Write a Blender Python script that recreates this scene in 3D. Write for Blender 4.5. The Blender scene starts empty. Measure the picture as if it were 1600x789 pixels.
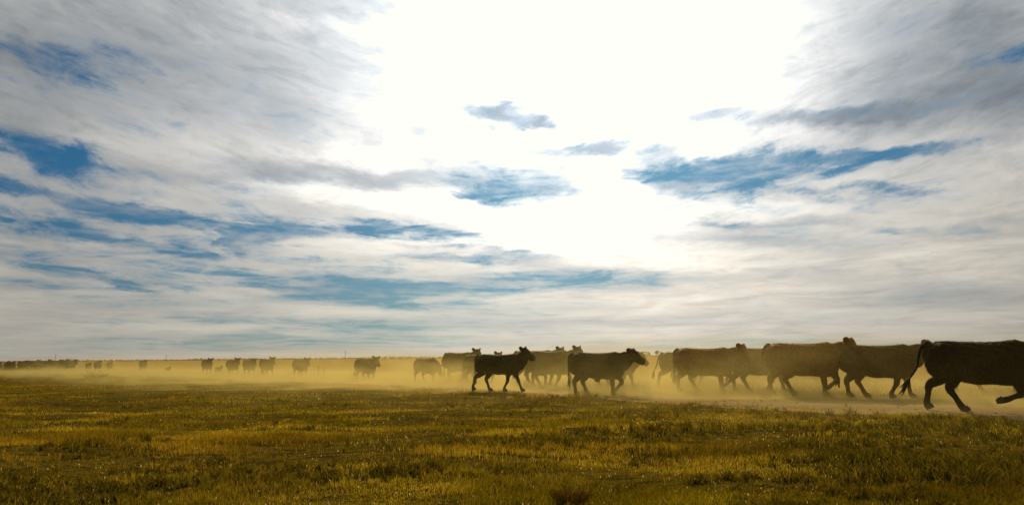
import bpy, bmesh, math, random
import numpy as np
from mathutils import Vector, Matrix

R = math.radians
scene = bpy.context.scene
COL = scene.collection

# ------------------------------------------------------------------ camera
EYE = 1.15
cam_data = bpy.data.cameras.new("camera")
cam = bpy.data.objects.new("camera", cam_data)
COL.objects.link(cam)
cam_data.sensor_width = 36.0
cam_data.lens = 36.0 * 1331.0 / 1600.0
cam_data.clip_start = 0.05
cam_data.clip_end = 20000.0
cam.matrix_world = (Matrix.Translation((0, 0, EYE)) @ Matrix.Rotation(R(90 + 6.982), 4, 'X')
                    @ Matrix.Rotation(R(-0.55), 4, 'Z'))
scene.camera = cam

# ------------------------------------------------------------------ render settings
scene.view_settings.view_transform = 'Standard'
scene.view_settings.look = 'None'
scene.view_settings.exposure = 0.0
scene.view_settings.gamma = 1.0
scene.view_settings.use_curve_mapping = False
cy = scene.cycles
cy.use_denoising = True
cy.denoiser = 'OPENIMAGEDENOISE'
cy.max_bounces = 5
cy.diffuse_bounces = 2
cy.glossy_bounces = 2
cy.transmission_bounces = 3
cy.volume_bounces = 1
cy.transparent_max_bounces = 8
cy.sample_clamp_indirect = 4.0
cy.caustics_reflective = False
cy.caustics_refractive = False

# ------------------------------------------------------------------ sun
SUN_AZ = R(3.78)          # to the right of +Y
SUN_EL = R(23.8)
sun_dir = Vector((math.sin(SUN_AZ) * math.cos(SUN_EL), math.cos(SUN_AZ) * math.cos(SUN_EL), math.sin(SUN_EL)))
sun_data = bpy.data.lights.new("sun", 'SUN')
sun_data.energy = 4.0
sun_data.angle = R(0.53)
sun_data.color = (1.0, 0.83, 0.54)
sun = bpy.data.objects.new("sun", sun_data)
COL.objects.link(sun)
sun.rotation_euler = sun_dir.to_track_quat('Z', 'Y').to_euler()
sun.location = sun_dir * 60


# ------------------------------------------------------------------ node helpers
class NT:
    """small helper that writes shader nodes"""
    def __init__(self, tree):
        self.t = tree
        self.n = tree.nodes
        self.l = tree.links

    def node(self, kind, **kw):
        nd = self.n.new(kind)
        for k, v in kw.items():
            setattr(nd, k, v)
        return nd

    def put(self, sock, v):
        if isinstance(v, bpy.types.NodeSocket):
            self.l.new(v, sock)
        elif v is not None:
            if hasattr(sock.default_value, '__len__') and not hasattr(v, '__len__'):
                v = [v] * len(sock.default_value)
            if hasattr(v, '__len__') and len(v) == 3 and len(sock.default_value) == 4:
                v = (*v, 1.0)
            sock.default_value = v

    def math(self, op, a, b=None, c=None, clamp=False):
        nd = self.node('ShaderNodeMath', operation=op, use_clamp=clamp)
        self.put(nd.inputs[0], a)
        if b is not None: self.put(nd.inputs[1], b)
        if c is not None: self.put(nd.inputs[2], c)
        return nd.outputs[0]

    def vmath(self, op, a, b=None, scale=None):
        nd = self.node('ShaderNodeVectorMath', operation=op)
        self.put(nd.inputs[0], a)
        if b is not None: self.put(nd.inputs[1], b)
        if scale is not None: self.put(nd.inputs['Scale'], scale)
        return nd.outputs['Value'] if op in ('LENGTH', 'DOT_PRODUCT', 'DISTANCE') else nd.outputs['Vector']

    def xyz(self, x, y, z):
        nd = self.node('ShaderNodeCombineXYZ')
        self.put(nd.inputs[0], x); self.put(nd.inputs[1], y); self.put(nd.inputs[2], z)
        return nd.outputs[0]

    def sep(self, v):
        nd = self.node('ShaderNodeSeparateXYZ')
        self.put(nd.inputs[0], v)
        return nd.outputs[0], nd.outputs[1], nd.outputs[2]

    def noise(self, v, scale, detail=4.0, rough=0.55, lac=2.0, dist=0.0, color=False):
        nd = self.node('ShaderNodeTexNoise', noise_dimensions='3D')
        self.put(nd.inputs['Vector'], v)
        nd.inputs['Scale'].default_value = scale
        nd.inputs['Detail'].default_value = detail
        nd.inputs['Roughness'].default_value = rough
        nd.inputs['Lacunarity'].default_value = lac
        nd.inputs['Distortion'].default_value = dist
        return nd.outputs['Color'] if color else nd.outputs['Fac']

    def ramp(self, v, lo, hi, a=0.0, b=1.0, smooth=True):
        nd = self.node('ShaderNodeMapRange', interpolation_type='SMOOTHSTEP' if smooth else 'LINEAR')
        self.put(nd.inputs['Value'], v)
        self.put(nd.inputs['From Min'], lo); self.put(nd.inputs['From Max'], hi)
        self.put(nd.inputs['To Min'], a); self.put(nd.inputs['To Max'], b)
        return nd.outputs['Result']

    def mix(self, fac, a, b, blend='MIX'):
        nd = self.node('ShaderNodeMix', data_type='RGBA', blend_type=blend, clamp_factor=True)
        self.put(nd.inputs[0], fac)
        self.put(nd.inputs[6], a); self.put(nd.inputs[7], b)
        return nd.outputs[2]

    def scale(self, col, f):
        return self.vmath('SCALE', col, scale=f)
# cloud layout on the sky dome: azimuth, elevation, half length, half height, tilt, weight
SKY_GAPS = [
    (-0.471, 0.1429, 0.1989, 0.0871, -0.0574, 0.38),
    (-0.2372, 0.0948, 0.2924, 0.0584, -0.0243, 0.34),
    (0.3972, 0.1605, 0.2125, 0.0621, -0.0359, 0.16),
    (-0.4024, 0.3111, 0.1956, 0.0402, -0.0324, 0.16),
    (0.4894, 0.3174, 0.0968, 0.0451, 0.0182, 0.14),
    (-0.0756, 0.0434, 0.357, 0.0298, -0.0066, 0.12),
    (-0.5214, 0.3094, 0.0878, 0.0153, 0.0039, 0.66),
    (-0.4092, 0.317, 0.0393, 0.0094, 0.0297, 0.18),
    (-0.5099, 0.2049, 0.0555, 0.0158, -0.1733, 0.9),
    (-0.5399, 0.2237, 0.034, 0.0103, -0.0791, 0.55),
    (-0.4868, 0.2204, 0.042, 0.0093, -0.2058, 0.5),
    (-0.4205, 0.1994, 0.0446, 0.0062, -0.2045, 0.45),
    (-0.3444, 0.1954, 0.0474, 0.0057, -0.1234, 0.18),
    (-0.5341, 0.1713, 0.0397, 0.0071, -0.1112, 0.95),
    (-0.4345, 0.156, 0.0627, 0.0096, -0.1292, 0.95),
    (-0.383, 0.1533, 0.0393, 0.007, -0.061, 0.5),
    (-0.5179, 0.136, 0.0691, 0.0078, -0.0936, 0.6),
    (-0.4174, 0.124, 0.07, 0.0062, -0.2203, 0.55),
    (-0.3619, 0.1178, 0.0265, 0.0063, -0.114, 0.5),
    (-0.5115, 0.1232, 0.0696, 0.0052, -0.1406, 0.3),
    (-0.2736, 0.1406, 0.0528, 0.0159, 0.1006, 1.0),
    (-0.322, 0.1333, 0.0277, 0.0085, -0.5987, 0.6),
    (-0.18, 0.1471, 0.0807, 0.0096, 0.0516, 0.75),
    (-0.0906, 0.148, 0.0677, 0.0067, 0.0037, 0.7),
    (-0.5218, 0.1004, 0.0685, 0.0078, -0.0737, 0.5),
    (-0.4283, 0.0824, 0.0315, 0.0068, -0.2383, 0.7),
    (-0.5319, 0.0772, 0.0393, 0.0078, -0.0463, 0.4),
    (-0.4806, 0.0922, 0.0477, 0.0047, -0.0608, 0.3),
    (-0.3406, 0.0774, 0.0201, 0.0035, -0.0749, 0.5),
    (-0.2082, 0.0804, 0.0792, 0.014, -0.0284, 0.85),
    (-0.1351, 0.0763, 0.0958, 0.0119, 0.0006, 0.6),
    (-0.2935, 0.0982, 0.0415, 0.0058, -0.053, 0.2),
    (-0.3397, 0.0477, 0.0468, 0.0056, -0.0852, 0.5),
    (-0.1787, 0.0386, 0.1157, 0.0088, -0.0204, 0.6),
    (-0.2569, 0.0207, 0.2075, 0.0094, -0.0046, 0.6),
    (-0.4723, 0.0438, 0.0656, 0.0047, -0.0274, 0.25),
    (0.0674, 0.0868, 0.1416, 0.0097, 0.0021, 0.85),
    (-0.0606, 0.0791, 0.0972, 0.009, -0.0048, 0.5),
    (0.0007, 0.1942, 0.0762, 0.0209, -0.0778, 0.95),
    (-0.0603, 0.2049, 0.0608, 0.0134, -0.0998, 0.6),
    (0.0618, 0.1993, 0.0304, 0.0119, -0.0214, 0.35),
    (0.116, 0.2422, 0.053, 0.0052, 0.0653, 0.5),
    (0.0395, 0.2384, 0.0307, 0.0044, -0.1026, 0.3),
    (0.2265, 0.2062, 0.0727, 0.0217, -0.0903, 1.0),
    (0.3121, 0.2078, 0.09, 0.0171, 0.0328, 0.95),
    (0.4135, 0.2171, 0.0837, 0.0075, 0.0094, 0.85),
    (0.3918, 0.1811, 0.085, 0.0048, -0.1011, 0.6),
    (0.5296, 0.2128, 0.0345, 0.0045, -0.0527, 0.3),
    (0.264, 0.1526, 0.0532, 0.0036, -0.0859, 0.65),
    (0.3365, 0.1436, 0.0407, 0.0035, -0.0594, 0.3),
    (0.2944, 0.1258, 0.0763, 0.0058, -0.0835, 0.3),
    (0.4883, 0.1236, 0.0831, 0.0053, -0.1337, 0.55),
    (0.398, 0.1743, 0.0781, 0.0097, -0.1554, 0.25),
    (0.5308, 0.2924, 0.0215, 0.0148, -0.354, 0.55),
    (0.0264, 0.1182, 0.0529, 0.0045, -0.0646, 0.65),
    (-0.0454, 0.1135, 0.0528, 0.0045, -0.0391, 0.5),
    (0.1204, 0.1172, 0.067, 0.0045, -0.1283, 0.3),
    (-0.0831, 0.1286, 0.0263, 0.003, -0.0511, 0.35),
    (-0.0001, 0.1102, 0.1203, 0.006, -0.0614, 0.3),
    (0.4843, 0.0632, 0.0825, 0.0093, -0.0437, 0.3),
    (0.2195, 0.0128, 0.2107, 0.0065, -0.0124, 0.45),
    (0.4509, 0.0068, 0.1327, 0.0054, -0.0138, 0.45),
    (-0.4529, 0.0125, 0.1807, 0.0067, -0.0047, 0.3),
    (-0.0381, 0.0595, 0.1194, 0.006, -0.0073, 0.3),
    (-0.2395, 0.2128, 0.0794, 0.0116, -0.0295, 0.35),
    (-0.1809, 0.2119, 0.0519, 0.0073, 0.028, 0.2),
    (0.3493, 0.2609, 0.0545, 0.0076, 0.0064, 0.35),
    (0.4858, 0.2659, 0.0907, 0.0118, 0.0078, 0.28),
    (-0.0061, 0.2817, 0.054, 0.0102, -0.0406, 0.36),
    (-0.0485, 0.2964, 0.0308, 0.0058, -0.1605, 0.25),
    (0.2361, 0.2649, 0.0544, 0.0086, 0.1019, 0.25),
]
SKY_THICK = [
    (-0.4037, 0.3443, 0.2745, 0.0845, 0.0464, 0.45),
    (-0.5648, 0.2636, 0.1455, 0.0739, 0.1437, 0.25),
    (-0.2061, 0.3985, 0.0598, 0.0151, -0.0612, 0.4),
    (-0.0061, 0.2832, 0.054, 0.0132, -0.0736, 1.0),
    (-0.0485, 0.2949, 0.0345, 0.0088, -0.2271, 0.8),
    (-0.0832, 0.2778, 0.0307, 0.0204, 0.0128, 0.35),
    (0.0309, 0.2768, 0.0262, 0.0081, -0.0172, 0.7),
    (0.4706, 0.314, 0.16, 0.084, 0.0274, 0.6),
    (0.3595, 0.2599, 0.0743, 0.009, 0.0045, 0.6),
    (0.4854, 0.2594, 0.1031, 0.0196, -0.0452, 0.3),
    (0.541, 0.2894, 0.0464, 0.0558, -0.1728, 0.25),
    (0.2361, 0.2649, 0.0544, 0.0094, 0.1019, 0.6),
    (0.1245, 0.2799, 0.0152, 0.0058, -0.0424, 0.12),
    (-0.2323, 0.2146, 0.0869, 0.0145, -0.0305, 0.45),
    (-0.1511, 0.2105, 0.0598, 0.0118, 0.0215, 0.3),
    (-0.0603, 0.2168, 0.0837, 0.0193, -0.0647, 0.45),
    (0.0619, 0.203, 0.0457, 0.0193, -0.0216, 0.4),
    (0.0311, 0.1849, 0.0533, 0.0135, 0.122, 0.3),
    (0.1083, 0.2417, 0.072, 0.0088, 0.0502, 1.0),
    (0.0472, 0.2367, 0.0459, 0.0089, -0.1043, 0.25),
    (0.1972, 0.2056, 0.0368, 0.0263, -0.0494, 0.4),
    (0.2829, 0.1826, 0.0915, 0.0101, -0.0967, 0.2),
    (0.2955, 0.1495, 0.0904, 0.0072, -0.0902, 0.25),
    (0.2945, 0.1279, 0.1177, 0.0101, -0.0837, 0.25),
    (0.1861, 0.0918, 0.1803, 0.0089, -0.0614, 0.15),
    (0.0981, 0.1222, 0.0674, 0.006, -0.1953, 0.22),
    (-0.0152, 0.1141, 0.0905, 0.009, -0.0425, 0.2),
    (-0.0831, 0.1286, 0.0301, 0.0045, -0.0511, 0.25),
    (-0.1803, 0.1656, 0.1174, 0.0074, -0.0502, 0.15),
    (-0.365, 0.2047, 0.1065, 0.007, -0.1173, 0.18),
    (0.4542, 0.0611, 0.1213, 0.0135, -0.0399, 0.2),
]
SKY_BRIGHT = [
    (0.0765, 0.1728, 0.1355, 0.041, -0.1938, 0.45),
    (0.1437, 0.1523, 0.1039, 0.0267, -0.1179, 0.3),
    (-0.1208, 0.1814, 0.1491, 0.0164, -0.109, 0.5),
    (-0.2392, 0.1969, 0.0648, 0.0073, -0.0685, 0.3),
    (0.0153, 0.1363, 0.1431, 0.015, -0.0804, 0.35),
    (-0.1355, 0.1291, 0.1478, 0.0149, -0.0274, 0.15),
    (0.2825, 0.1718, 0.0844, 0.0101, -0.0939, 0.4),
    (0.1839, 0.2501, 0.1184, 0.016, 0.049, 0.5),
    (-0.1513, 0.2362, 0.0899, 0.0102, 0.059, 0.35),
    (0.1205, 0.1195, 0.0893, 0.0119, -0.1632, 0.2),
]
# ------------------------------------------------------------------ world: clear sky with a broken cloud sheet
world = bpy.data.worlds.new("World")
scene.world = world
world.use_nodes = True
wt = world.node_tree
wt.nodes.clear()
W = NT(wt)
W_STRENGTH = 0.1
gen = W.node('ShaderNodeTexCoord').outputs['Generated']
D = W.vmath('NORMALIZE', gen)
dx, dy, dz = W.sep(D)
zc = W.math('MAXIMUM', dz, 0.0)
az = W.math('ARCTAN2', dx, dy)
el = W.math('ARCSINE', W.math('MINIMUM', dz, 0.9999))

# streak space: horizontal streaks that pack closer towards the horizon
zl = W.math('LOGARITHM', W.math('ADD', zc, 0.10), math.e)
fan = W.math('SQRT', W.math('ADD', W.math('MULTIPLY', az, az), 0.02))
zl = W.math('SUBTRACT', zl, W.math('MULTIPLY', fan, W.ramp(el, 0.05, 0.30, 0.08, 0.55)))     # streaks fan out overhead
S = W.xyz(dx, dy, W.math('MULTIPLY', zl, 0.95))
S2 = W.xyz(dx, dy, W.math('MULTIPLY', zl, 1.4))

# domain warp
n1 = W.vmath('SUBTRACT', W.noise(S, 3.2, 4, 0.62, color=True), (0.5, 0.5, 0.5))
n2 = W.vmath('SUBTRACT', W.noise(S, 11.0, 5, 0.66, color=True), (0.5, 0.5, 0.5))
squash = W.ramp(el, 0.0, 0.30, 0.22, 1.0, smooth=False)
w1x, w1y, _ = W.sep(n1)
w2x, w2y, _ = W.sep(n2)
wu = W.math('ADD', W.math('MULTIPLY', w1x, 0.16), W.math('MULTIPLY', w2x, 0.15))
we = W.math('ADD', W.math('MULTIPLY', w1y, 0.045), W.math('MULTIPLY', w2y, 0.060))
we = W.math('MULTIPLY', we, squash)
pu = W.math('ADD', az, wu)
pe = W.math('ADD', el, we)


def field(feats, carry):
    # the running sum rides in the third coordinate (scaled away) so the features are evaluated one after another
    tot = W.math('MULTIPLY', carry, 0.0)
    for (u, e, su, se, rot, amp) in feats:
        mp = W.node('ShaderNodeMapping', vector_type='TEXTURE')
        W.put(mp.inputs['Vector'], W.xyz(pu, pe, tot))
        mp.inputs['Location'].default_value = (u, e, 0)
        mp.inputs['Rotation'].default_value = (0, 0, rot)
        mp.inputs['Scale'].default_value = (su * 1.25, se * 1.45, 1e7)
        d = W.vmath('LENGTH', mp.outputs[0])
        tot = W.math('ADD', tot, W.ramp(d, 1.25, 0.15, 0.0, amp))
    return tot


gaps = field(SKY_GAPS, az)
thick = field(SKY_THICK, gaps)
brightf = field(SKY_BRIGHT, thick)

# cover
S3 = W.xyz(dx, dy, W.math('MULTIPLY', zl, 2.0))
streak = W.noise(S2, 4.6, 9, 0.64, dist=0.35)
fine = W.noise(S, 16.0, 8, 0.70, dist=0.8)
strand = W.noise(S3, 9.0, 6, 0.62, dist=0.9)
cover = W.math('SUBTRACT', 1.22, W.math('MULTIPLY', gaps, 1.50))
cover = W.math('ADD', cover, W.math('MULTIPLY', W.math('SUBTRACT', streak, 0.5), 1.9))
cover = W.math('ADD', cover, W.math('MULTIPLY', W.math('SUBTRACT', fine, 0.5), 2.7))
cover = W.math('ADD', cover, W.math('MULTIPLY', W.math('SUBTRACT', strand, 0.5), 2.7))
alpha = W.ramp(cover, -0.75, 1.2)
veil = W.math('MULTIPLY', W.ramp(W.math('ADD', W.math('MULTIPLY', strand, 0.6), W.math('MULTIPLY', fine, 0.4)), 0.42, 0.68), 0.42)
alpha = W.math('ADD', alpha, W.math('MULTIPLY', W.math('SUBTRACT', 1.0, alpha), veil))

# glow of the veiled sun in the cloud sheet
cosang = W.vmath('DOT_PRODUCT', D, tuple(sun_dir))
ang = W.math('ARCCOSINE', W.math('MINIMUM', cosang, 0.99999))


def gauss(s):
    q = W.math('DIVIDE', ang, s)
    return W.math('EXPONENT', W.math('MULTIPLY', W.math('MULTIPLY', q, q), -1.0))


g_core = gauss(R(10.5))
g_mid = gauss(R(19.0))
g_wide = W.math('EXPONENT', W.math('MULTIPLY', ang, -1.0 / R(23.0)))

# cloud sheet colour
puff = W.noise(S2, 5.5, 9, 0.62, dist=0.5)
dark = W.math('ADD', thick, W.math('MULTIPLY', W.math('SUBTRACT', puff, 0.48), 1.1))
dark = W.math('ADD', dark, W.math('ADD', W.math('MULTIPLY', W.math('SUBTRACT', fine, 0.5), 0.95), W.math('MULTIPLY', W.math('SUBTRACT', strand, 0.5), 0.95)))
dark = W.math('MAXIMUM', dark, -0.35)
body = W.math('ADD', 0.245, W.math('MULTIPLY', g_wide, 1.06))
body = W.math('ADD', body, W.math('MULTIPLY', g_mid, 0.46))
body = W.math('ADD', body, W.math('MULTIPLY', g_core, 1.7))
body = W.math('ADD', body, W.math('MULTIPLY', brightf, 0.55))
trans = W.math('EXPONENT', W.math('MULTIPLY', dark, -0.85))
body = W.math('MULTIPLY', body, trans)
tint = W.mix(W.ramp(el, 0.0, 0.33), (1.06, 0.97, 0.82), (1.0, 0.985, 0.95))
tint = W.mix(W.math('MULTIPLY', W.math('MAXIMUM', dark, 0.0), 0.9, clamp=True), tint, (0.78, 0.89, 1.00))
cloud = W.scale(tint, body)

# clear sky behind
sky = W.node('ShaderNodeTexSky', sky_type='NISHITA')
sky.sun_disc = False
sky.sun_elevation = SUN_EL
sky.sun_rotation = SUN_AZ
sky.altitude = 300
sky.air_density = 1.0
sky.dust_density = 0.6
sky.ozone_density = 2.0
clear = W.vmath('MULTIPLY', sky.outputs[0], W.mix(W.ramp(el, 0.06, 0.26), (0.020, 0.058, 0.092), (0.008, 0.064, 0.102)))
clear = W.scale(clear, W_STRENGTH * 3.0)
clear = W.vmath('ADD', clear, W.scale((0.16, 0.17, 0.18), g_mid))
clear = W.vmath('ADD', clear, W.scale((0.02, 0.035, 0.05), g_wide))
out = W.mix(alpha, clear, cloud)
# low haze near the horizon
hz = W.math('EXPONENT', W.math('MULTIPLY', zc, -1.0 / 0.055))
hazecol = W.scale((0.59, 0.585, 0.54), W.math('ADD', 0.20, W.math('MULTIPLY', g_wide, 1.75)))
out = W.mix(W.math('MULTIPLY', hz, 0.48), out, hazecol)
out = W.vmath('MINIMUM', out, (1.05, 1.02, 0.95))       # the veil of cloud never outshines this
out = W.scale(out, 1.0 / W_STRENGTH)
bg = W.node('ShaderNodeBackground')
W.put(bg.inputs['Color'], out)
bg.inputs['Strength'].default_value = W_STRENGTH
wo = W.node('ShaderNodeOutputWorld')
wt.links.new(bg.outputs[0], wo.inputs['Surface'])
world.cycles.sampling_method = 'NONE'
# ------------------------------------------------------------------ materials
def material(name):
    m = bpy.data.materials.new(name)
    m.use_nodes = True
    m.node_tree.nodes.clear()
    n = NT(m.node_tree)
    n.out = n.node('ShaderNodeOutputMaterial')
    return m, n


def principled(n, color, rough=0.8, **kw):
    b = n.node('ShaderNodeBsdfPrincipled')
    n.put(b.inputs['Base Color'], color)
    n.put(b.inputs['Roughness'], rough)
    if rough >= 0.85:
        b.inputs['Specular IOR Level'].default_value = 0.0
    for k, v in kw.items():
        n.put(b.inputs[k], v)
    n.l.new(b.outputs[0], n.out.inputs['Surface'])
    return b


def bump(n, h, strength, dist):
    nd = n.node('ShaderNodeBump')
    nd.inputs['Strength'].default_value = strength
    nd.inputs['Distance'].default_value = dist
    n.put(nd.inputs['Height'], h)
    return nd.outputs[0]


def mat_verge_soil():
    m, n = material("verge soil and thatch")
    p = n.node('ShaderNodeTexCoord').outputs['Object']
    a = n.noise(p, 0.35, 5, 0.6)
    b = n.noise(p, 9.0, 6, 0.7)
    c = n.mix(n.ramp(a, 0.4, 0.65), (0.200, 0.135, 0.011), (0.165, 0.125, 0.010))
    c = n.mix(n.ramp(b, 0.40, 0.68), (0.085, 0.056, 0.007), c)
    st = n.node('ShaderNodeMapping'); st.inputs['Scale'].default_value = (0.7, 2.2, 1.0)
    n.put(st.inputs['Vector'], p)
    e = n.noise(st.outputs[0], 2.2, 6, 0.72)
    c = n.mix(n.ramp(e, 0.48, 0.62), c, (0.045, 0.027, 0.009))        # bare damp earth between mats of thatch
    f = n.noise(p, 60.0, 3, 0.7)
    bs = principled(n, c, 0.9)
    n.put(bs.inputs['Normal'], bump(n, n.math('ADD', b, n.math('MULTIPLY', f, 0.4)), 0.9, 0.05))
    return m


def mat_road():
    m, n = material("dusty dirt track")
    p = n.node('ShaderNodeTexCoord').outputs['Object']
    a = n.noise(p, 0.6, 5, 0.6)
    b = n.noise(p, 14.0, 6, 0.65)
    c = n.mix(n.ramp(a, 0.3, 0.7), (0.30, 0.21, 0.085), (0.40, 0.29, 0.13))
    c = n.mix(n.ramp(b, 0.55, 0.75), c, (0.20, 0.14, 0.06))
    bs = principled(n, c, 0.95)
    n.put(bs.inputs['Normal'], bump(n, b, 0.8, 0.04))
    return m


def mat_field():
    m, n = material("dry stubble field soil")
    p = n.node('ShaderNodeTexCoord').outputs['Object']
    a = n.noise(p, 0.05, 5, 0.6)
    b = n.noise(p, 2.5, 6, 0.7)
    c = n.mix(n.ramp(a, 0.35, 0.65), (0.36, 0.22, 0.055), (0.27, 0.17, 0.045))
    c = n.mix(n.ramp(b, 0.45, 0.75), c, (0.17, 0.11, 0.03))
    principled(n, c, 0.9)
    return m


# ------------------------------------------------------------------ terrain
NEAR_EDGE = [(-300, 482), (-80, 149), (-29, 71), (-9.3, 41), (1.8, 24.3), (5.6, 18.4), (9.5, 13.8), (20, 5), (40, -10)]
FAR_EDGE = [(-290, 492), (-66, 143), (-17.7, 60), (-2.9, 39), (4.3, 29.6), (9.3, 25.2), (13.5, 22.5), (24, 16), (46, 3)]


def smooth01(a, b, t):
    t = np.clip((t - a) / (b - a), 0, 1)
    return t * t * (3 - 2 * t)


_rg = np.random.default_rng(7)
_wv = [(_rg.uniform(-1, 1, 2) * k, _rg.uniform(0, 6.28), a) for k, a in
       [(0.25, .030), (0.25, .030), (0.6, .022), (0.6, .022), (1.3, .012), (1.3, .012), (2.6, .007), (2.6, .007), (4.5, .004)]]


def edge_y(poly, x):
    """y of an edge line at x (edges run from upper left to lower right)"""
    px = np.array([p[0] for p in poly], float)
    py = np.array([p[1] for p in poly], float)
    return np.interp(x, px, py)


def side(x, y):
    """signed distance-like value: > 0 on the camera's side of the track's near edge"""
    wob = 0.45 * np.sin(x * 0.7 + y * 0.31) + 0.3 * np.sin(x * 1.9 - y * 0.9 + 1.0) + .18 * np.sin(x * 4.1 + y * 3.3)
    return (edge_y(NEAR_EDGE, x) - y) * 0.56 + wob * 0.6


def ground_z(x, y):
    x = np.asarray(x, float); y = np.asarray(y, float)
    z = -0.22 * smooth01(34, 56, y)
    near = 1 - smooth01(30, 60, np.hypot(x, y))
    b = 0
    for (k, ph, a) in _wv:
        b = b + a * np.sin(k[0] * x * 2 + k[1] * y * 2 + ph)
    onroad = smooth01(-0.8, 0.8, side(x, y))
    return z + near * b * (0.25 + 0.75 * onroad) - 0.05 * near * (1 - onroad)


def graded(lo, hi, fine_lo, fine_hi, step, n_out):
    a = np.arange(fine_lo, fine_hi + 1e-6, step)
    up = fine_hi + (hi - fine_hi) * (np.linspace(0, 1, n_out + 1)[1:] ** 3.2)
    dn = fine_lo - (fine_lo - lo) * (np.linspace(0, 1, n_out + 1)[1:] ** 3.2)
    return np.concatenate([dn[::-1], a, up])


def mesh_obj(name, verts, faces, mat, parent=None, smooth=False):
    me = bpy.data.meshes.new(name)
    me.from_pydata([tuple(v) for v in verts], [], faces)
    me.update()
    if smooth:
        me.polygons.foreach_set('use_smooth', [True] * len(me.polygons))
    me.materials.append(mat)
    o = bpy.data.objects.new(name, me)
    COL.objects.link(o)
    if parent is not None:
        o.parent = parent
    return o


def grid_faces(nx, ny):
    return [(j * nx + i, j * nx + i + 1, (j + 1) * nx + i + 1, (j + 1) * nx + i) for j in range(ny - 1) for i in range(nx - 1)]


gx = graded(-8000, 8000, -32, 32, 0.4, 26)
gy = graded(-300, 9000, -2, 62, 0.4, 26)
GX, GY = np.meshgrid(gx, gy)
GZ = ground_z(GX, GY)
ground = mesh_obj("ground", np.stack([GX.ravel(), GY.ravel(), GZ.ravel()], 1), grid_faces(len(gx), len(gy)),
                  mat_verge_soil(), smooth=True)
ground["kind"] = "structure"


def strip(name, edge_a, edge_b, mat, lift, nv):
    """a sheet between two edge lines that follows the ground"""
    def resample(poly):
        pts = []
        for (x0, y0), (x1, y1) in zip(poly[:-1], poly[1:]):
            k = max(2, min(60, int(math.hypot(x1 - x0, y1 - y0) / 0.6)))
            for i in range(k):
                t = i / k
                pts.append((x0 + (x1 - x0) * t, y0 + (y1 - y0) * t))
        pts.append(poly[-1])
        return np.array(pts)
    A = resample(edge_a)
    ta = np.linspace(0, 1, len(A))
    B0 = resample(edge_b)
    # match by share of the whole length
    def param(P):
        d = np.concatenate([[0], np.cumsum(np.hypot(*np.diff(P, axis=0).T))])
        return d / d[-1]
    pa, pb = param(A), param(B0)
    B = np.stack([np.interp(pa, pb, B0[:, 0]), np.interp(pa, pb, B0[:, 1])], 1)
    rows = []
    for t in np.linspace(0, 1, nv):
        Q = A * (1 - t) + B * t
        drop = 0.045 * (1 - smooth01(0.0, 0.16, t))          # the edge dives under the turf
        jit = 0.02 * np.sin(Q[:, 0] * 2.3 + Q[:, 1] * 3.1) + 0.014 * np.sin(Q[:, 0] * 6.1 - Q[:, 1] * 2.2)
        rows.append(np.stack([Q[:, 0], Q[:, 1], ground_z(Q[:, 0], Q[:, 1]) + lift - drop + jit * (drop > 0)], 1))
    V = np.concatenate(rows)
    o = mesh_obj(name, V, grid_faces(len(A), nv), mat, smooth=True)
    o["kind"] = "structure"
    return o


dirt_road = strip("dirt_road", [(x - 0.6, y - 0.6) for x, y in NEAR_EDGE], [(x + 0.6, y + 0.6) for x, y in FAR_EDGE], mat_road(), 0.012, 40)
fy = graded(3, 8900, 3, 80, 0.8, 24)
fy = fy[fy >= 3]
FXs = []
FV, FF = [], []
# field sheet: rows from the far edge of the track outwards
ex = np.concatenate([np.linspace(-300, -66, 30)[:-1], np.linspace(-66, 46, 150)])
ey = edge_y(FAR_EDGE, ex)
outs = np.concatenate([np.linspace(0, 30, 40), 30 + 9000 * np.linspace(0, 1, 26)[1:] ** 3])
for k, d in enumerate(outs):
    xx = ex + 0.75 * d + (ex - ex.mean()) * d * 0.012
    yy = ey + 0.66 * d
    FV.append(np.stack([xx, yy, ground_z(xx, yy) + 0.020], 1))
stubble_field = mesh_obj("field", np.concatenate(FV), grid_faces(len(ex), len(outs)), mat_field(), smooth=True)
stubble_field["kind"] = "structure"
# ------------------------------------------------------------------ cattle
def ring(c, ax_u, ax_v, ru, rv, n=16, power=2.0):
    out = []
    for i in range(n):
        t = 2 * math.pi * i / n
        cu, sv = math.cos(t), math.sin(t)
        e = 2.0 / power
        out.append(Vector(c) + ax_u * (ru * math.copysign(abs(cu) ** e, cu)) + ax_v * (rv * math.copysign(abs(sv) ** e, sv)))
    return out


def loft(bm, rings):
    vs = [[bm.verts.new(p) for p in r] for r in rings]
    n = len(vs[0])
    for a, b in zip(vs[:-1], vs[1:]):
        for i in range(n):
            bm.faces.new((a[i], a[(i + 1) % n], b[(i + 1) % n], b[i]))
    for r, flip in ((vs[0], True), (vs[-1], False)):
        c = Vector((0, 0, 0))
        for v in r: c += v.co
        cv = bm.verts.new(c / n)
        for i in range(n):
            f = (r[(i + 1) % n], r[i], cv) if flip else (r[i], r[(i + 1) % n], cv)
            bm.faces.new(f)


def catmull(pts, k):
    """points (tuples of any length) resampled smoothly, k per span"""
    P = [np.array(p, float) for p in pts]
    P = [2 * P[0] - P[1]] + P + [2 * P[-1] - P[-2]]
    out = []
    for i in range(1, len(P) - 2):
        for j in range(k):
            t = j / k
            a, b, c, d = P[i - 1], P[i], P[i + 1], P[i + 2]
            out.append(0.5 * ((2 * b) + (-a + c) * t + (2 * a - 5 * b + 4 * c - d) * t * t + (-a + 3 * b - 3 * c + d) * t ** 3))
    out.append(P[-2])
    return out


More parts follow.
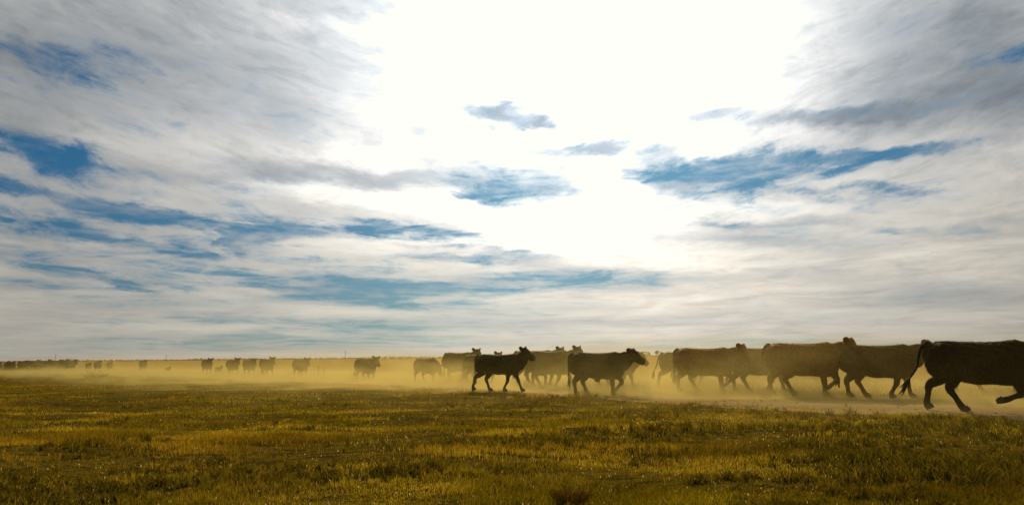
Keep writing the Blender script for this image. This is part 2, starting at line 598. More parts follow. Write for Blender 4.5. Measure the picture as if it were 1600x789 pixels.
def tube(bm, pts, k=4, n=12):
    """pts: (x, y, z, r_side, r_inplane)"""
    S = catmull(pts, k)
    rings = []
    for i, s in enumerate(S):
        a = Vector(S[max(i - 1, 0)][:3]); b = Vector(S[min(i + 1, len(S) - 1)][:3])
        t = (b - a).normalized()
        u = Vector((0, 1, 0))
        if abs(t.dot(u)) > 0.9:
            u = Vector((1, 0, 0))
        u = (u - t * u.dot(t)).normalized()
        v = t.cross(u)
        rings.append(ring(s[:3], u, v, max(s[3], .004), max(s[4], .004), n))
    loft(bm, rings)


def ellipsoid(bm, c, r, rot=None):
    m = Matrix.Translation(c) @ (rot.to_4x4() if rot else Matrix.Identity(4)) @ Matrix.Diagonal((*r, 1))
    bmesh.ops.create_icosphere(bm, subdivisions=3, radius=1.0, matrix=m)


FRONT = {   # elbow, knee, fetlock, hoof tip (x, z)
    'stand':  [(.55, .70), (.57, .38), (.56, .12), (.62, .0)],
    'ahead':  [(.61, .70), (.75, .42), (.87, .14), (.95, .0)],
    'behind': [(.52, .70), (.46, .40), (.32, .14), (.36, .0)],
    'lift':   [(.60, .70), (.80, .44), (.60, .27), (.49, .17)],
    'fold':   [(.60, .66), (.67, .37), (.42, .26), (.28, .19)],
    'half':   [(.58, .70), (.68, .40), (.58, .15), (.56, .03)],
}
HIND = {    # stifle, hock, fetlock, hoof tip
    'stand':  [(-.45, .74), (-.73, .46), (-.70, .13), (-.63, .0)],
    'ahead':  [(-.36, .76), (-.52, .46), (-.34, .13), (-.25, .0)],
    'behind': [(-.54, .74), (-.90, .52), (-1.00, .19), (-.96, .03)],
    'lift':   [(-.35, .76), (-.62, .52), (-.58, .24), (-.50, .12)],
    'trail':  [(-.52, .74), (-.84, .50), (-.86, .17), (-.80, .02)],
}


def leg_joints(table, key):
    if isinstance(key, str):
        return table[key]
    a, b, t = key
    return [tuple(np.array(p) * (1 - t) + np.array(q) * t) for p, q in zip(table[a], table[b])]


def cow_body_mesh(name, legs, head=(0.10, -0.62), neck=0.0, bulk=1.0, udder=0, head_turn=0.0, young=0.0, ear=0.0, navel=0):
    """legs: (front near(right), front far(left), hind near, hind far). head: (poll height above back, face pitch)
    local axes: x ahead, y left, z up; back line at z = 1.36"""
    bm = bmesh.new()
    bl = -0.02 + 0.10 * young     # belly line lift for young animals
    sec = [(-.955, 1.17, 1.05, .07), (-.92, 1.235, .95, .14), (-.84, 1.305, .80, .215), (-.70, 1.350, .69, .27), (-.52, 1.365, .69, .305),
           (-.30, 1.350, .60, .345), (-.05, 1.335, .545, .370), (.20, 1.330, .55, .365), (.42, 1.345, .53, .330),
           (.58, 1.365, .53, .285), (.72, 1.345, .55, .245), (.83, 1.27, .62, .19), (.90, 1.12, .76, .11), (.925, 1.02, .86, .06)]
    S = catmull(sec, 3)
    rings = []
    for s in S:
        x, zt, zb, w = s
        zb = zb + bl
        w = w * bulk
        cz = (zt + zb) / 2; hh = (zt - zb) / 2
        r = []
        for i in range(28):
            t = 2 * math.pi * i / 28
            c, sn = math.cos(t), math.sin(t)
            e = 2 / 2.25
            yy = w * math.copysign(abs(c) ** e, c)
            zz = hh * math.copysign(abs(sn) ** e, sn)
            yy *= 1.0 - 0.16 * max(0.0, sn) - 0.10 * max(0.0, -sn)   # narrower spine
            r.append(Vector((x, yy, cz + zz)))
        rings.append(r)
    loft(bm, rings)
    # haunch and shoulder muscle
    for s in (-1, 1):
        ellipsoid(bm, (-.66, s * .155 * bulk, .98), (.25, .155, .33), Matrix.Rotation(R(16), 3, 'Y'))
        ellipsoid(bm, (.56, s * .165 * bulk, .98), (.19, .125, .30), Matrix.Rotation(R(-16), 3, 'Y'))
        ellipsoid(bm, (-.56, s * .205 * bulk, 1.245), (.13, .06, .065))
    # hips' tail head
    ellipsoid(bm, (-.86, 0, 1.29), (.10, .055, .075))
    ell = R(head_turn)
    # neck and head
    poll = Vector((1.18 - abs(neck) * 0.10 - 0.10 * young, 0.0, 1.335 + head[0] + neck))
    tz = math.sin(ell)
    poll.y += 0.22 * tz
    tube(bm, [(.50, 0, 1.00, .23, .34), (.78, .03 * tz, 1.03 + neck * .15, .20, .315),
              (1.00, .12 * tz, 1.13 + neck * .55 + head[0] * .5, .150, .250), (poll.x, poll.y, poll.z - .12, .125, .175)], 5, 18)
    pitch = head[1]
    fwd = Vector((math.cos(pitch) * math.cos(ell), math.cos(pitch) * math.sin(ell), math.sin(pitch)))
    L = 0.50
    def hp(t, up=0.0, sd=0.0):
        lat = Vector((-math.sin(ell), math.cos(ell), 0))
        upv = fwd.cross(lat) * -1
        if upv.z < 0: upv = -upv
        return poll + fwd * (t * L) + upv * up + lat * sd
    hs = []
    for t, up, rs, rp in [(-.10, -.06, .10, .10), (0.05, -.06, .140, .155), (.28, -.075, .135, .170), (.52, -.085, .108, .145),
                          (.75, -.090, .092, .120), (.90, -.090, .096, .112), (1.0, -.095, .086, .095), (1.05, -.098, .055, .06)]:
        p = hp(t, up)
        hs.append((p.x, p.y, p.z, rs, rp))
    S2 = catmull(hs, 3)
    lat = Vector((-math.sin(ell), math.cos(ell), 0))
    upv = fwd.cross(lat)
    loft(bm, [ring(s[:3], lat, upv, s[3], s[4], 16, 2.3) for s in S2])
    ellipsoid(bm, hp(.02, .040), (.095, .085, .070))            # poll knob
    for s in (-1, 1):                                            # ears, leaf shaped
        a = hp(.03, -.01, s * .085)
        d = (lat * s * 1.0 + Vector((0, 0, .30 + ear)) - fwd * .45).normalized()
        rr = Matrix((d, d.cross(fwd).normalized(), d.cross(d.cross(fwd)).normalized())).transposed()
        ellipsoid(bm, a + d * .105, (.125, .080, .038), rr)
    # legs
    hooves = []
    spec = [(FRONT, legs[0], -1, 0), (FRONT, legs[1], 1, 0), (HIND, legs[2], -1, 1), (HIND, legs[3], 1, 1)]
    k = 1.20 - 0.12 * young
    for table, key, s, hind in spec:
        j = leg_joints(table, key)
        if not hind:
            y0, y1 = .175 * bulk * s, .135 * s
            pts = [(.60, y0, 1.00, .105, .185), (j[0][0], y0, j[0][1], .088 * k, .125 * k),
                   ((j[0][0] * .45 + j[1][0] * .55), (y0 + y1) / 2, j[0][1] * .45 + j[1][1] * .55, .058 * k, .072 * k),
                   (j[1][0], y1, j[1][1], .054 * k, .062 * k),
                   (j[1][0] * .5 + j[2][0] * .5, y1, j[1][1] * .5 + j[2][1] * .5, .038 * k, .044 * k),
                   (j[2][0], y1, j[2][1], .044 * k, .052 * k), (j[3][0] - .025, y1, j[3][1] + .045, .048 * k, .055 * k)]
        else:
            y0, y1 = .165 * bulk * s, .14 * s
            pts = [(-.64, y0, 1.06, .12, .235), (j[0][0] * .75 - .66 * .25, y0, j[0][1] + .06, .115, .205),
                   (j[0][0] * .5 + j[1][0] * .5, (y0 + y1) / 2, j[0][1] * .5 + j[1][1] * .5, .075 * k, .105 * k),
                   (j[1][0], y1, j[1][1], .050 * k, .072 * k),
                   (j[1][0] * .5 + j[2][0] * .5, y1, j[1][1] * .5 + j[2][1] * .5, .040 * k, .048 * k),
                   (j[2][0], y1, j[2][1], .046 * k, .056 * k), (j[3][0] - .025, y1, j[3][1] + .045, .050 * k, .058 * k)]
        tube(bm, pts, 4, 12)
        hooves.append((Vector((j[2][0], y1, j[2][1])), Vector((j[3][0], y1, j[3][1]))))
    if udder:
        ellipsoid(bm, (-.38, 0, .60 + bl), (.17, .12, .12))
    if navel:
        ellipsoid(bm, (.0, 0, .52 + bl), (.10, .05, .075))
    bmesh.ops.recalc_face_normals(bm, faces=bm.faces[:])
    me = bpy.data.meshes.new(name + " draft")
    bm.to_mesh(me); bm.free()
    o = bpy.data.objects.new(name + " draft", me)
    COL.objects.link(o)
    rm = o.modifiers.new("remesh", 'REMESH'); rm.mode = 'VOXEL'; rm.voxel_size = 0.021; rm.use_smooth_shade = True
    sm = o.modifiers.new("smooth", 'SMOOTH'); sm.factor = 0.5; sm.iterations = 5
    dg = bpy.context.evaluated_depsgraph_get()
    out = bpy.data.meshes.new_from_object(o.evaluated_get(dg))
    out.name = name
    # flank hollow, ribs, shoulder edge, neck folds, rough coat
    nv = len(out.vertices)
    co = np.empty(nv * 3, np.float32); out.vertices.foreach_get('co', co); co = co.reshape(-1, 3)
    no = np.empty(nv * 3, np.float32); out.vertices.foreach_get('normal', no); no = no.reshape(-1, 3)
    X, Y, Z = co.T
    lateral = np.clip(np.abs(no[:, 1]) * 1.6, 0, 1)
    g2 = lambda x0, z0, sx, sz: np.exp(-((X - x0) / sx) ** 2 - ((Z - z0) / sz) ** 2)
    dsp = -.045 * g2(-.36, 1.15, .13, .10) - .030 * g2(.31, .98, .07, .24) - .028 * g2(-.38, .80, .07, .16) - .02 * g2(.80, 1.10, .06, .2)
    dsp += .020 * g2(-.10, .78, .26, .16) + .016 * g2(.44, .92, .07, .22) + .014 * g2(-.62, .95, .12, .2)
    dsp += .0075 * np.sin(X * 62) * g2(.02, .98, .22, .20)
    dsp += .009 * np.sin((X - Z * .4) * 48) * g2(.92, 1.08, .14, .24)
    dsp = dsp * lateral
    dsp += .006 * (np.sin(X * 31 + Z * 17) * np.sin(Y * 37 - X * 11) + np.sin(Z * 43 + Y * 23 + X * 9) * .7) * np.clip((Z - .5) * 4, 0, 1)
    dsp += .005 * np.sin(X * 71 + 3 * np.sin(Z * 40)) * np.sin(Z * 63 + 2 * np.sin(X * 33)) * np.clip((Z - .5) * 4, 0, 1)
    co = co + no * dsp[:, None]
    out.vertices.foreach_set('co', co.astype(np.float32).ravel())
    out.update()
    bpy.data.objects.remove(o); bpy.data.meshes.remove(me)
    eyes = [hp(.30, -.015, s * .122) for s in (-1, 1)]
    return out, hooves, eyes


def hoof_mesh(fet, tip):
    bm = bmesh.new()
    d = (tip - fet).normalized()
    for s in (-1, 1):                                  # two claws
        c = tip - d * 0.03 + Vector((0, s * .032, 0))
        tube(bm, [(c.x - .03, c.y, c.z + .085, .030, .062), (c.x, c.y, c.z + .045, .035, .074), (c.x + .02, c.y, c.z + .001, .038, .082)], 2, 10)
    me = bpy.data.meshes.new("hoof")
    bm.to_mesh(me); bm.free()
    return me


def tail_meshes(kind):
    base = [(-.93, 0, 1.29), (-.985, 0, 1.20)]
    shapes = {
        'hang':  [(-1.00, 0, 1.0), (-1.00, 0, .78), (-.985, 0, .60)],
        'swing': [(-1.03, 0, 1.05), (-1.07, .0, .86), (-1.20, 0, .66)],
        'whip':  [(-1.02, 0, 1.06), (-1.03, 0, .84), (-1.20, .02, .68)],
        'out':   [(-1.06, 0, 1.04), (-1.12, 0, .85), (-1.22, 0, .68)],
    }
    ends = {
        'hang':  [(-.985, 0, .60), (-.98, 0, .50), (-.98, 0, .38), (-.99, 0, .30)],
        'swing': [(-1.20, 0, .66), (-1.27, 0, .56), (-1.33, 0, .44), (-1.40, 0, .34)],
        'whip':  [(-1.20, .02, .68), (-1.32, .02, .62), (-1.42, .02, .60), (-1.50, .02, .62)],
        'out':   [(-1.22, 0, .68), (-1.26, 0, .58), (-1.28, 0, .46), (-1.30, 0, .36)],
    }
    pts = base + shapes[kind]
    rad = [.040, .034, .026, .022, .020]
    bm = bmesh.new()
    tube(bm, [(*p, r, r) for p, r in zip(pts, rad)], 5, 10)
    t = bpy.data.meshes.new("tail"); bm.to_mesh(t); bm.free()
    # switch: a bundle of hair strands that fan out
    rnd = random.Random(kind)
    bm = bmesh.new()
    e = ends[kind]
    for i in range(26):
        j = [(rnd.gauss(0, .022), rnd.gauss(0, .022), rnd.gauss(0, .022)) for _ in range(2)]
        f = rnd.uniform(.7, 1.1)
        P = []
        for q, (p, wgt) in enumerate(zip(e, (0, .5, 1.0, 1.7))):
            o = Vector(e[0]).lerp(Vector(p), f if q else 1)
            P.append((o.x + j[0][0] * wgt, o.y + j[0][1] * wgt, o.z + j[0][2] * wgt, (.012, .016, .012, .003)[q], (.012, .016, .012, .003)[q]))
        tube(bm, P, 2, 5)
    sw = bpy.data.meshes.new("tail_switch"); bm.to_mesh(sw); bm.free()
    for m in (t, sw):
        m.polygons.foreach_set('use_smooth', [True] * len(m.polygons))
    return t, sw


def mat_coat(name, dark, light, rough=0.75):
    m, n = material(name)
    p = n.node('ShaderNodeTexCoord').outputs['Object']
    st = n.node('ShaderNodeMapping'); st.inputs['Scale'].default_value = (1.0, 1.0, 0.35)
    n.put(st.inputs['Vector'], p)
    a = n.noise(p, 3.0, 4, 0.6)
    b = n.noise(st.outputs[0], 45.0, 3, 0.6)
    c = n.mix(n.ramp(a, 0.35, 0.7), dark, light)
    c = n.mix(n.math('MULTIPLY', n.ramp(b, 0.45, 0.8), 0.5), c, tuple(v * 1.7 for v in light))
    bs = principled(n, c, rough)
    bs.inputs['Specular IOR Level'].default_value = 0.06
    bs.inputs['Sheen Weight'].default_value = 0.04
    bs.inputs['Sheen Roughness'].default_value = 0.45
    n.put(bs.inputs['Specular Tint'], (1.0, 0.72, 0.40))
    n.put(bs.inputs['Sheen Tint'], (1.0, 0.75, 0.42))
    n.put(bs.inputs['Normal'], bump(n, n.math('ADD', b, n.math('MULTIPLY', a, 1.5)), 0.9, 0.02))
    return m


def hair_mesh(me, seed, n):
    """short backlit coat hair standing off the body"""
    rgh = np.random.default_rng(seed)
    nv = len(me.vertices)
    co = np.empty(nv * 3, np.float32); me.vertices.foreach_get('co', co); co = co.reshape(-1, 3)
    no = np.empty(nv * 3, np.float32); me.vertices.foreach_get('normal', no); no = no.reshape(-1, 3)
    idx = rgh.choice(np.where(co[:, 2] > .30)[0], n)
    p = co[idx] + rgh.normal(0, .008, (n, 3)); q = no[idx]
    d = q + np.array([-.55, 0, -.25]) + rgh.normal(0, .28, (n, 3))
    d /= np.linalg.norm(d, axis=1)[:, None]
    s = np.cross(d, rgh.normal(0, 1, (n, 3))); s /= np.linalg.norm(s, axis=1)[:, None] + 1e-6
    L = rgh.uniform(.012, .034, n)[:, None]
    V = np.stack([p - q * .006 - s * .0022, p - q * .006 + s * .0022, p + d * L], 1).reshape(-1, 3)
    h = bpy.data.meshes.new("hair")
    h.from_pydata(V.tolist(), [], np.arange(n * 3).reshape(-1, 3).tolist())
    return h


def mat_hair(name, col):
    m, n = material(name)
    d = n.node('ShaderNodeBsdfDiffuse'); n.put(d.inputs[0], col)
    t = n.node('ShaderNodeBsdfTranslucent'); n.put(t.inputs[0], col)
    x = n.node('ShaderNodeMixShader'); x.inputs[0].default_value = .55
    n.l.new(d.outputs[0], x.inputs[1]); n.l.new(t.outputs[0], x.inputs[2])
    n.l.new(x.outputs[0], n.out.inputs['Surface'])
    return m


HAIR_MATS = {'black': mat_hair("black coat hair", (0.13, 0.08, 0.025)), 'brown': mat_hair("brown coat hair", (0.34, 0.20, 0.055)),
             'red': mat_hair("red brown coat hair", (0.60, 0.36, 0.10))}
COATS = {
    'black': mat_coat("black coat", (0.010, 0.007, 0.003), (0.020, 0.014, 0.006)),
    'brown': mat_coat("dark brown coat", (0.055, 0.031, 0.010), (0.095, 0.055, 0.018)),
    'red':   mat_coat("red brown coat", (0.16, 0.082, 0.020), (0.25, 0.135, 0.036)),
}
mH, nH = material("hoof horn"); principled(nH, (0.018, 0.013, 0.009), 0.75)
mE, nE = material("eye"); principled(nE, (0.006, 0.004, 0.003), 0.12)

BODIES = {}


def body_kind(key, **kw):
    BODIES[key] = cow_body_mesh("cow body", **kw)


body_kind('trot_big', legs=('fold', ('ahead', 'stand', .2), 'ahead', ('trail', 'behind', .6)), head=(.02, -.75), bulk=1.08)
body_kind('walk_a', legs=('stand', ('lift', 'half', .3), 'stand', ('ahead', 'stand', .3)), head=(.03, -.55), bulk=1.05, navel=1)
body_kind('walk_b', legs=('stand', 'lift', ('trail', 'stand', .4), 'ahead'), head=(.03, -.95), bulk=1.1, udder=1)
body_kind('walk_c', legs=('behind', ('stand', 'ahead', .5), 'stand', ('ahead', 'stand', .1)), head=(.02, -.8), bulk=1.08)
body_kind('walk_d', legs=(('stand', 'behind', .4), 'half', 'behind', 'ahead'), head=(.0, -.85), neck=-.05, bulk=1.0)
body_kind('calf', legs=('behind', 'ahead', 'behind', ('ahead', 'stand', .4)), head=(.10, -.48), neck=.05, bulk=.9, young=1.0, ear=.35)
body_kind('front_a', legs=('stand', 'half', 'stand', 'ahead'), head=(.03, -.80), neck=.0, bulk=1.08, ear=.15)
body_kind('front_b', legs=('behind', 'ahead', 'ahead', 'trail'), head=(.08, -.8), bulk=1.06, udder=1, ear=.1)
body_kind('low_head', legs=('ahead', 'behind', 'trail', 'ahead'), head=(.0, -1.0), neck=-.42, bulk=1.04)
TAILS = {k: tail_meshes(k) for k in ('hang', 'swing', 'whip', 'out')}
HOOF_CACHE = {k: [hoof_mesh(a, b) for a, b in v[1]] for k, v in BODIES.items()}
HAIR = {k: hair_mesh(v[0], i, 14000) for i, (k, v) in enumerate(BODIES.items())}
_bm = bmesh.new(); ellipsoid(_bm, (0, 0, 0), (.028, .022, .024)); EYE_ME = bpy.data.meshes.new("eye"); _bm.to_mesh(EYE_ME); _bm.free()

HERD = "cattle trotting along the dusty track"
MAT_SLOT = {}


def coated(me, mat, tag):
    """one mesh copy per (shape, coat)"""
    key = (me.name, mat.name, tag)
    if key not in MAT_SLOT:
        c = me.copy(); c.name = tag
        c.materials.clear(); c.materials.append(mat)
        MAT_SLOT[key] = c
    return MAT_SLOT[key]


def put_cow(name, x, y, height, heading, kind, coat, tail, label, fine=True, sink=0.015):
    """heading: degrees turned from +X towards the viewer"""
    e = bpy.data.objects.new(name, None)
    COL.objects.link(e)
    e.empty_display_size = 0.3
    s = height / 1.36
    e.location = (x, y, float(ground_z(x, y)) - sink)
    e.rotation_euler = (0, 0, R(-heading))
    e.scale = (s, s, s)
    e["label"] = label
    e["category"] = "calf" if name == "calf" else "cow"
    e["group"] = HERD
    me, hooves, eyes = BODIES[kind]
    def part(nm, data, parent):
        o = bpy.data.objects.new(nm, data)
        COL.objects.link(o)
        o.parent = parent
        return o
    bo = part("body", coated(me, COATS[coat], "body"), e)
    if fine:
        part("hair", coated(HAIR[kind], HAIR_MATS[coat], "hair"), bo)["kind"] = "stuff"
    t, sw = TAILS[tail]
    to = part("tail", coated(t, COATS[coat], "tail"), e)
    part("tail_switch", coated(sw, COATS['black'], "tail_switch"), to)
    if fine:
        for hm in HOOF_CACHE[kind]:
            part("hoof", coated(hm, mH, "hoof"), e)
        for p in eyes:
            o = part("eye", coated(EYE_ME, mE, "eye"), e)
            o.location = p
    return e


COWS = [
    ('cow', 9.53, 17.6, 1.46, 29, 'trot_big', 'black', 'swing', 'nearest big black cow cut off by the right edge of the picture', True),
    ('cow', 13.52, 24.18, 1.36, 34, 'walk_d', 'brown', 'hang', 'cow almost hidden behind the nearest black cow, only its legs in view', True),
    ('cow', 9.91, 23.39, 1.46, 36, 'walk_c', 'brown', 'hang', 'dark brown cow whose head is behind the rump of the nearest black cow', True),
    ('cow', 8.25, 24.51, 1.54, 38, 'walk_b', 'red', 'whip', 'large red-brown cow with its tail swung out, in front of the dark brown one', True),
    ('cow', 7.91, 27.78, 1.46, 36, 'walk_c', 'brown', 'hang', 'brown cow half hidden between the two red-brown cows', True),
    ('cow', 6.16, 27.69, 1.46, 36, 'walk_b', 'red', 'hang', 'red-brown cow lifting a front leg at the tail of the right-hand bunch', True),
    ('cow', 6.39, 32.36, 1.35, 38, 'walk_d', 'brown', 'out', 'dark cow showing rump and tail behind the rearmost red-brown cow', True),
    ('cow', 2.6, 26.59, 1.34, 30, 'walk_a', 'black', 'hang', 'dark stocky animal in the middle stepping out with one front leg raised', True),
    ('cow', 4.01, 33.74, 1.28, 34, 'walk_c', 'brown', 'hang', 'dust-veiled cow with only its head and legs showing beyond the dark middle animal', True),
    ('cow', 1.42, 33.03, 1.45, 36, 'front_b', 'brown', 'hang', 'pale dust-covered cow just ahead of the dark calf, nearer of two', True),
    ('cow', 0.9, 35.48, 1.48, 36, 'front_a', 'brown', 'hang', 'dust-veiled cow right behind the dark calf, farther of two', True),
    ('calf', -0.47, 27.26, 1.19, 30, 'calf', 'black', 'hang', 'dark young animal walking on the grass edge with its head up', True),
    ('cow', -1.49, 38.55, 1.35, 42, 'front_a', 'brown', 'hang', 'dust-veiled cow whose ears show just above the back of the dark calf', True),
    ('cow', -2.68, 42.43, 1.51, 44, 'front_b', 'brown', 'hang', 'tall dust-veiled cow walking left of the dark calf', True),
    ('cow', -4.39, 43.48, 1.26, 48, 'low_head', 'brown', 'hang', 'smaller dusty cow with lowered head behind the tall dusty one', True),
    ('cow', -8.28, 48.24, 1.34, 50, 'front_a', 'brown', 'out', 'lone dusty cow with pricked ears, right of the five spaced-out ones', True),
    ('cow', -15.38, 62.12, 1.36, 52, 'front_a', 'brown', 'hang', 'rightmost of five spaced-out dusty cows, dark with its head up', False),
    ('cow', -19.43, 67.71, 1.41, 52, 'front_b', 'brown', 'hang', 'second from the right of five spaced-out dusty cows', False),
    ('cow', -21.38, 69.6, 1.37, 54, 'walk_c', 'brown', 'hang', 'middle one of five spaced-out dusty cows', False),
    ('cow', -23.37, 71.58, 1.38, 52, 'front_b', 'brown', 'hang', 'fourth from the right of five spaced-out dusty cows', False),
    ('cow', -28.04, 78.7, 1.43, 56, 'front_a', 'black', 'hang', 'leftmost and darkest of five spaced-out dusty cows', False),
    ('calf', -26.79, 78.14, 0.76, 45, 'calf', 'brown', 'hang', 'tiny calf low in the dust between the two leftmost spaced-out cows', False),
    ('calf', -35.44, 88.22, 0.66, 45, 'calf', 'brown', 'hang', 'tiny calf nearly lost in the dust left of the spaced-out cows', False),
    ('cow', -42.76, 99.25, 1.37, 54, 'front_a', 'brown', 'hang', 'faint lone cow in the dust between the far bunch and the spaced-out cows', False),
    ('cow', -50.61, 107.76, 1.24, 54, 'front_b', 'brown', 'hang', 'faintest cow in the dust, first one right of the far pair', False),
    ('cow', -49.8, 102.95, 1.3, 50, 'front_a', 'brown', 'hang', 'right one of the overlapping far pair in the dust', False),
    ('cow', -54.24, 109.75, 1.14, 50, 'walk_c', 'brown', 'hang', 'left one of the overlapping far pair in the dust', False),
    ('cow', -54.43, 105.38, 1.45, 30, 'front_b', 'black', 'hang', 'rightmost of the dark far bunch at the left, leading it', False),
    ('cow', -57.12, 109.01, 1.54, 38, 'front_a', 'black', 'hang', 'second from the right in the dark far bunch', False),
    ('cow', -56.83, 106.64, 1.51, 30, 'walk_c', 'black', 'hang', 'third from the right in the dark far bunch', False),
    ('cow', -60.57, 110.86, 1.49, 30, 'front_b', 'brown', 'hang', 'fourth from the right in the far bunch, just left of a gap', False),
    ('cow', -64.49, 115.36, 1.5, 28, 'front_a', 'brown', 'hang', 'fifth from the right in the far bunch', False),
    ('cow', -66.49, 116.46, 1.47, 34, 'walk_c', 'brown', 'hang', 'sixth from the right in the far bunch', False),
    ('cow', -70.74, 121.36, 1.4, 50, 'front_a', 'brown', 'hang', 'second from the left picture edge in the far bunch, small and narrow', False),
    ('cow', -71.89, 122.01, 1.36, 50, 'front_b', 'brown', 'hang', 'cow near the left picture edge, one place in from the very last', False),
    ('cow', -73.6, 122.96, 1.24, 50, 'walk_c', 'brown', 'hang', 'last cow of the herd, cut by the left picture edge', False),
]
for row in COWS:
    put_cow(*row)
# ------------------------------------------------------------------ grass, stubble, litter
def value_noise(x, y, seed):
    rg = np.random.default_rng(seed)
    g = rg.random((256, 256))
    xi = np.floor(x).astype(int); yi = np.floor(y).astype(int)
    fx = x - xi; fy_ = y - yi
    fx = fx * fx * (3 - 2 * fx); fy_ = fy_ * fy_ * (3 - 2 * fy_)
    a = g[xi & 255, yi & 255]; b = g[(xi + 1) & 255, yi & 255]
    c = g[xi & 255, (yi + 1) & 255]; d = g[(xi + 1) & 255, (yi + 1) & 255]
    return (a * (1 - fx) + b * fx) * (1 - fy_) + (c * (1 - fx) + d * fx) * fy_


def fbm(x, y, seed, oct=4):
    t = 0; amp = 0.5; s = 0
    for i in range(oct):
        t = t + amp * value_noise(x * 2 ** i + 17 * i, y * 2 ** i - 9 * i, seed + i)
        s += amp; amp *= 0.55
    return t / s


def blades_mesh(name, x, y, h, w, lean, ang, col, mat, bent=True, lift=0.0):
    """one thin blade per point; lean = sideways reach of the tip, ang = facing"""
    n = len(x)
    z = ground_z(x, y) + lift
    base = np.stack([x, y, z], 1)
    ca, sa = np.cos(ang), np.sin(ang)
    side_v = np.stack([ca, sa, np.zeros(n)], 1) * (w / 2)[:, None]
    la = ang + np.random.default_rng(n).uniform(-1.2, 1.2, n) + math.pi / 2
    lv = np.stack([np.cos(la) * lean, np.sin(la) * lean, np.zeros(n)], 1)
    up = np.zeros((n, 3)); up[:, 2] = h
    if bent:
        V = np.empty((n, 5, 3))
        V[:, 0] = base - side_v; V[:, 1] = base + side_v
        mid = base + up * 0.6 + lv * 0.35
        V[:, 2] = mid + side_v * 0.75; V[:, 3] = mid - side_v * 0.75
        V[:, 4] = base + up + lv
        k = 5
        loops = np.array([0, 1, 2, 3, 3, 2, 4]); starts = np.array([0, 4]); tot = np.array([4, 3])
    else:
        V = np.empty((n, 3, 3))
        V[:, 0] = base - side_v; V[:, 1] = base + side_v; V[:, 2] = base + up + lv
        k = 3
        loops = np.array([0, 1, 2]); starts = np.array([0]); tot = np.array([3])
    V[:, 0, 2] -= 0.01; V[:, 1, 2] -= 0.01
    me = bpy.data.meshes.new(name)
    me.vertices.add(n * k)
    me.vertices.foreach_set('co', V.astype(np.float32).ravel())
    nl, nf = len(loops), len(starts)
    me.loops.add(n * nl)
    me.loops.foreach_set('vertex_index', (np.arange(n)[:, None] * k + loops).astype(np.int32).ravel())
    me.polygons.add(n * nf)
    me.polygons.foreach_set('loop_start', (np.arange(n)[:, None] * nl + starts).astype(np.int32).ravel())
    me.update(calc_edges=True)
    at = me.attributes.new("tint", 'FLOAT_COLOR', 'POINT')
    C = np.ones((n, k, 4), np.float32); C[:, :, :3] = col[:, None, :]
    at.data.foreach_set('color', C.ravel())
    me.materials.append(mat)
    o = bpy.data.objects.new(name, me)
    COL.objects.link(o)
    o["kind"] = "stuff"
    return o


def mat_blade(name, gloss=0.0, rough=0.5, trans=0.5):
    m, n = material(name)
    a = n.node('ShaderNodeAttribute'); a.attribute_name = "tint"
    d = n.node('ShaderNodeBsdfDiffuse'); n.put(d.inputs[0], a.outputs['Color'])
    t = n.node('ShaderNodeBsdfTranslucent'); n.put(t.inputs[0], a.outputs['Color'])
    g = n.node('ShaderNodeBsdfGlossy'); n.put(g.inputs['Color'], (1, .9, .7)); g.inputs['Roughness'].default_value = rough
    m1 = n.node('ShaderNodeMixShader'); m1.inputs[0].default_value = trans
    n.l.new(d.outputs[0], m1.inputs[1]); n.l.new(t.outputs[0], m1.inputs[2])
    m2 = n.node('ShaderNodeMixShader'); m2.inputs[0].default_value = gloss
    n.l.new(m1.outputs[0], m2.inputs[1]); n.l.new(g.outputs[0], m2.inputs[2])
    n.l.new(m2.outputs[0], n.out.inputs['Surface'])
    return m


rg = np.random.default_rng(11)
BLADE = mat_blade("grass blade")


def lerp3(a, b, t):
    return np.array(a)[None, :] * (1 - t)[:, None] + np.array(b)[None, :] * t[:, None]


def verge_points(n, d0, d1, spread):
    """points spread over the verge, thinning with distance like the eye sees it"""
    inv = rg.uniform(1 / d1, 1 / d0, n)
    yy = 1 / inv
    xx = rg.uniform(-1, 1, n) * (yy * spread + 2.5)
    keep = side(xx, yy) > rg.normal(0.0, 0.35, n)
    return xx[keep], yy[keep]


GREEN = (0.290, 0.208, 0.007)
STRAW = (0.42, 0.282, 0.015)
RUST = (0.36, 0.218, 0.012)
DARK = (0.050, 0.042, 0.008)


def verge_colour(x, y, n):
    g = fbm(x * 0.30 + 3, y * 0.42 + 8, 21)            # green patches
    r = fbm(x * 0.16 + 40, y * 0.55 + 4, 31)           # rusty bands, long along the view
    f = fbm(x * 1.3, y * 1.6, 41, 3)
    c = lerp3(STRAW, GREEN, np.clip((g - .48) / .18, 0, 1))
    tr = np.clip((r - .50) / .10, 0, 1)
    c = c * (1 - tr)[:, None] + np.array(RUST) * tr[:, None]
    dk = np.clip((fbm(x * .7 + 5, y * 1.1 + 50, 91, 3) - .36) / .2, .55, 1)
    c = c * ((0.6 + .8 * f) * dk)[:, None]
    c = c * rg.uniform(0.6, 1.45, n)[:, None]
    return c, g, r, f


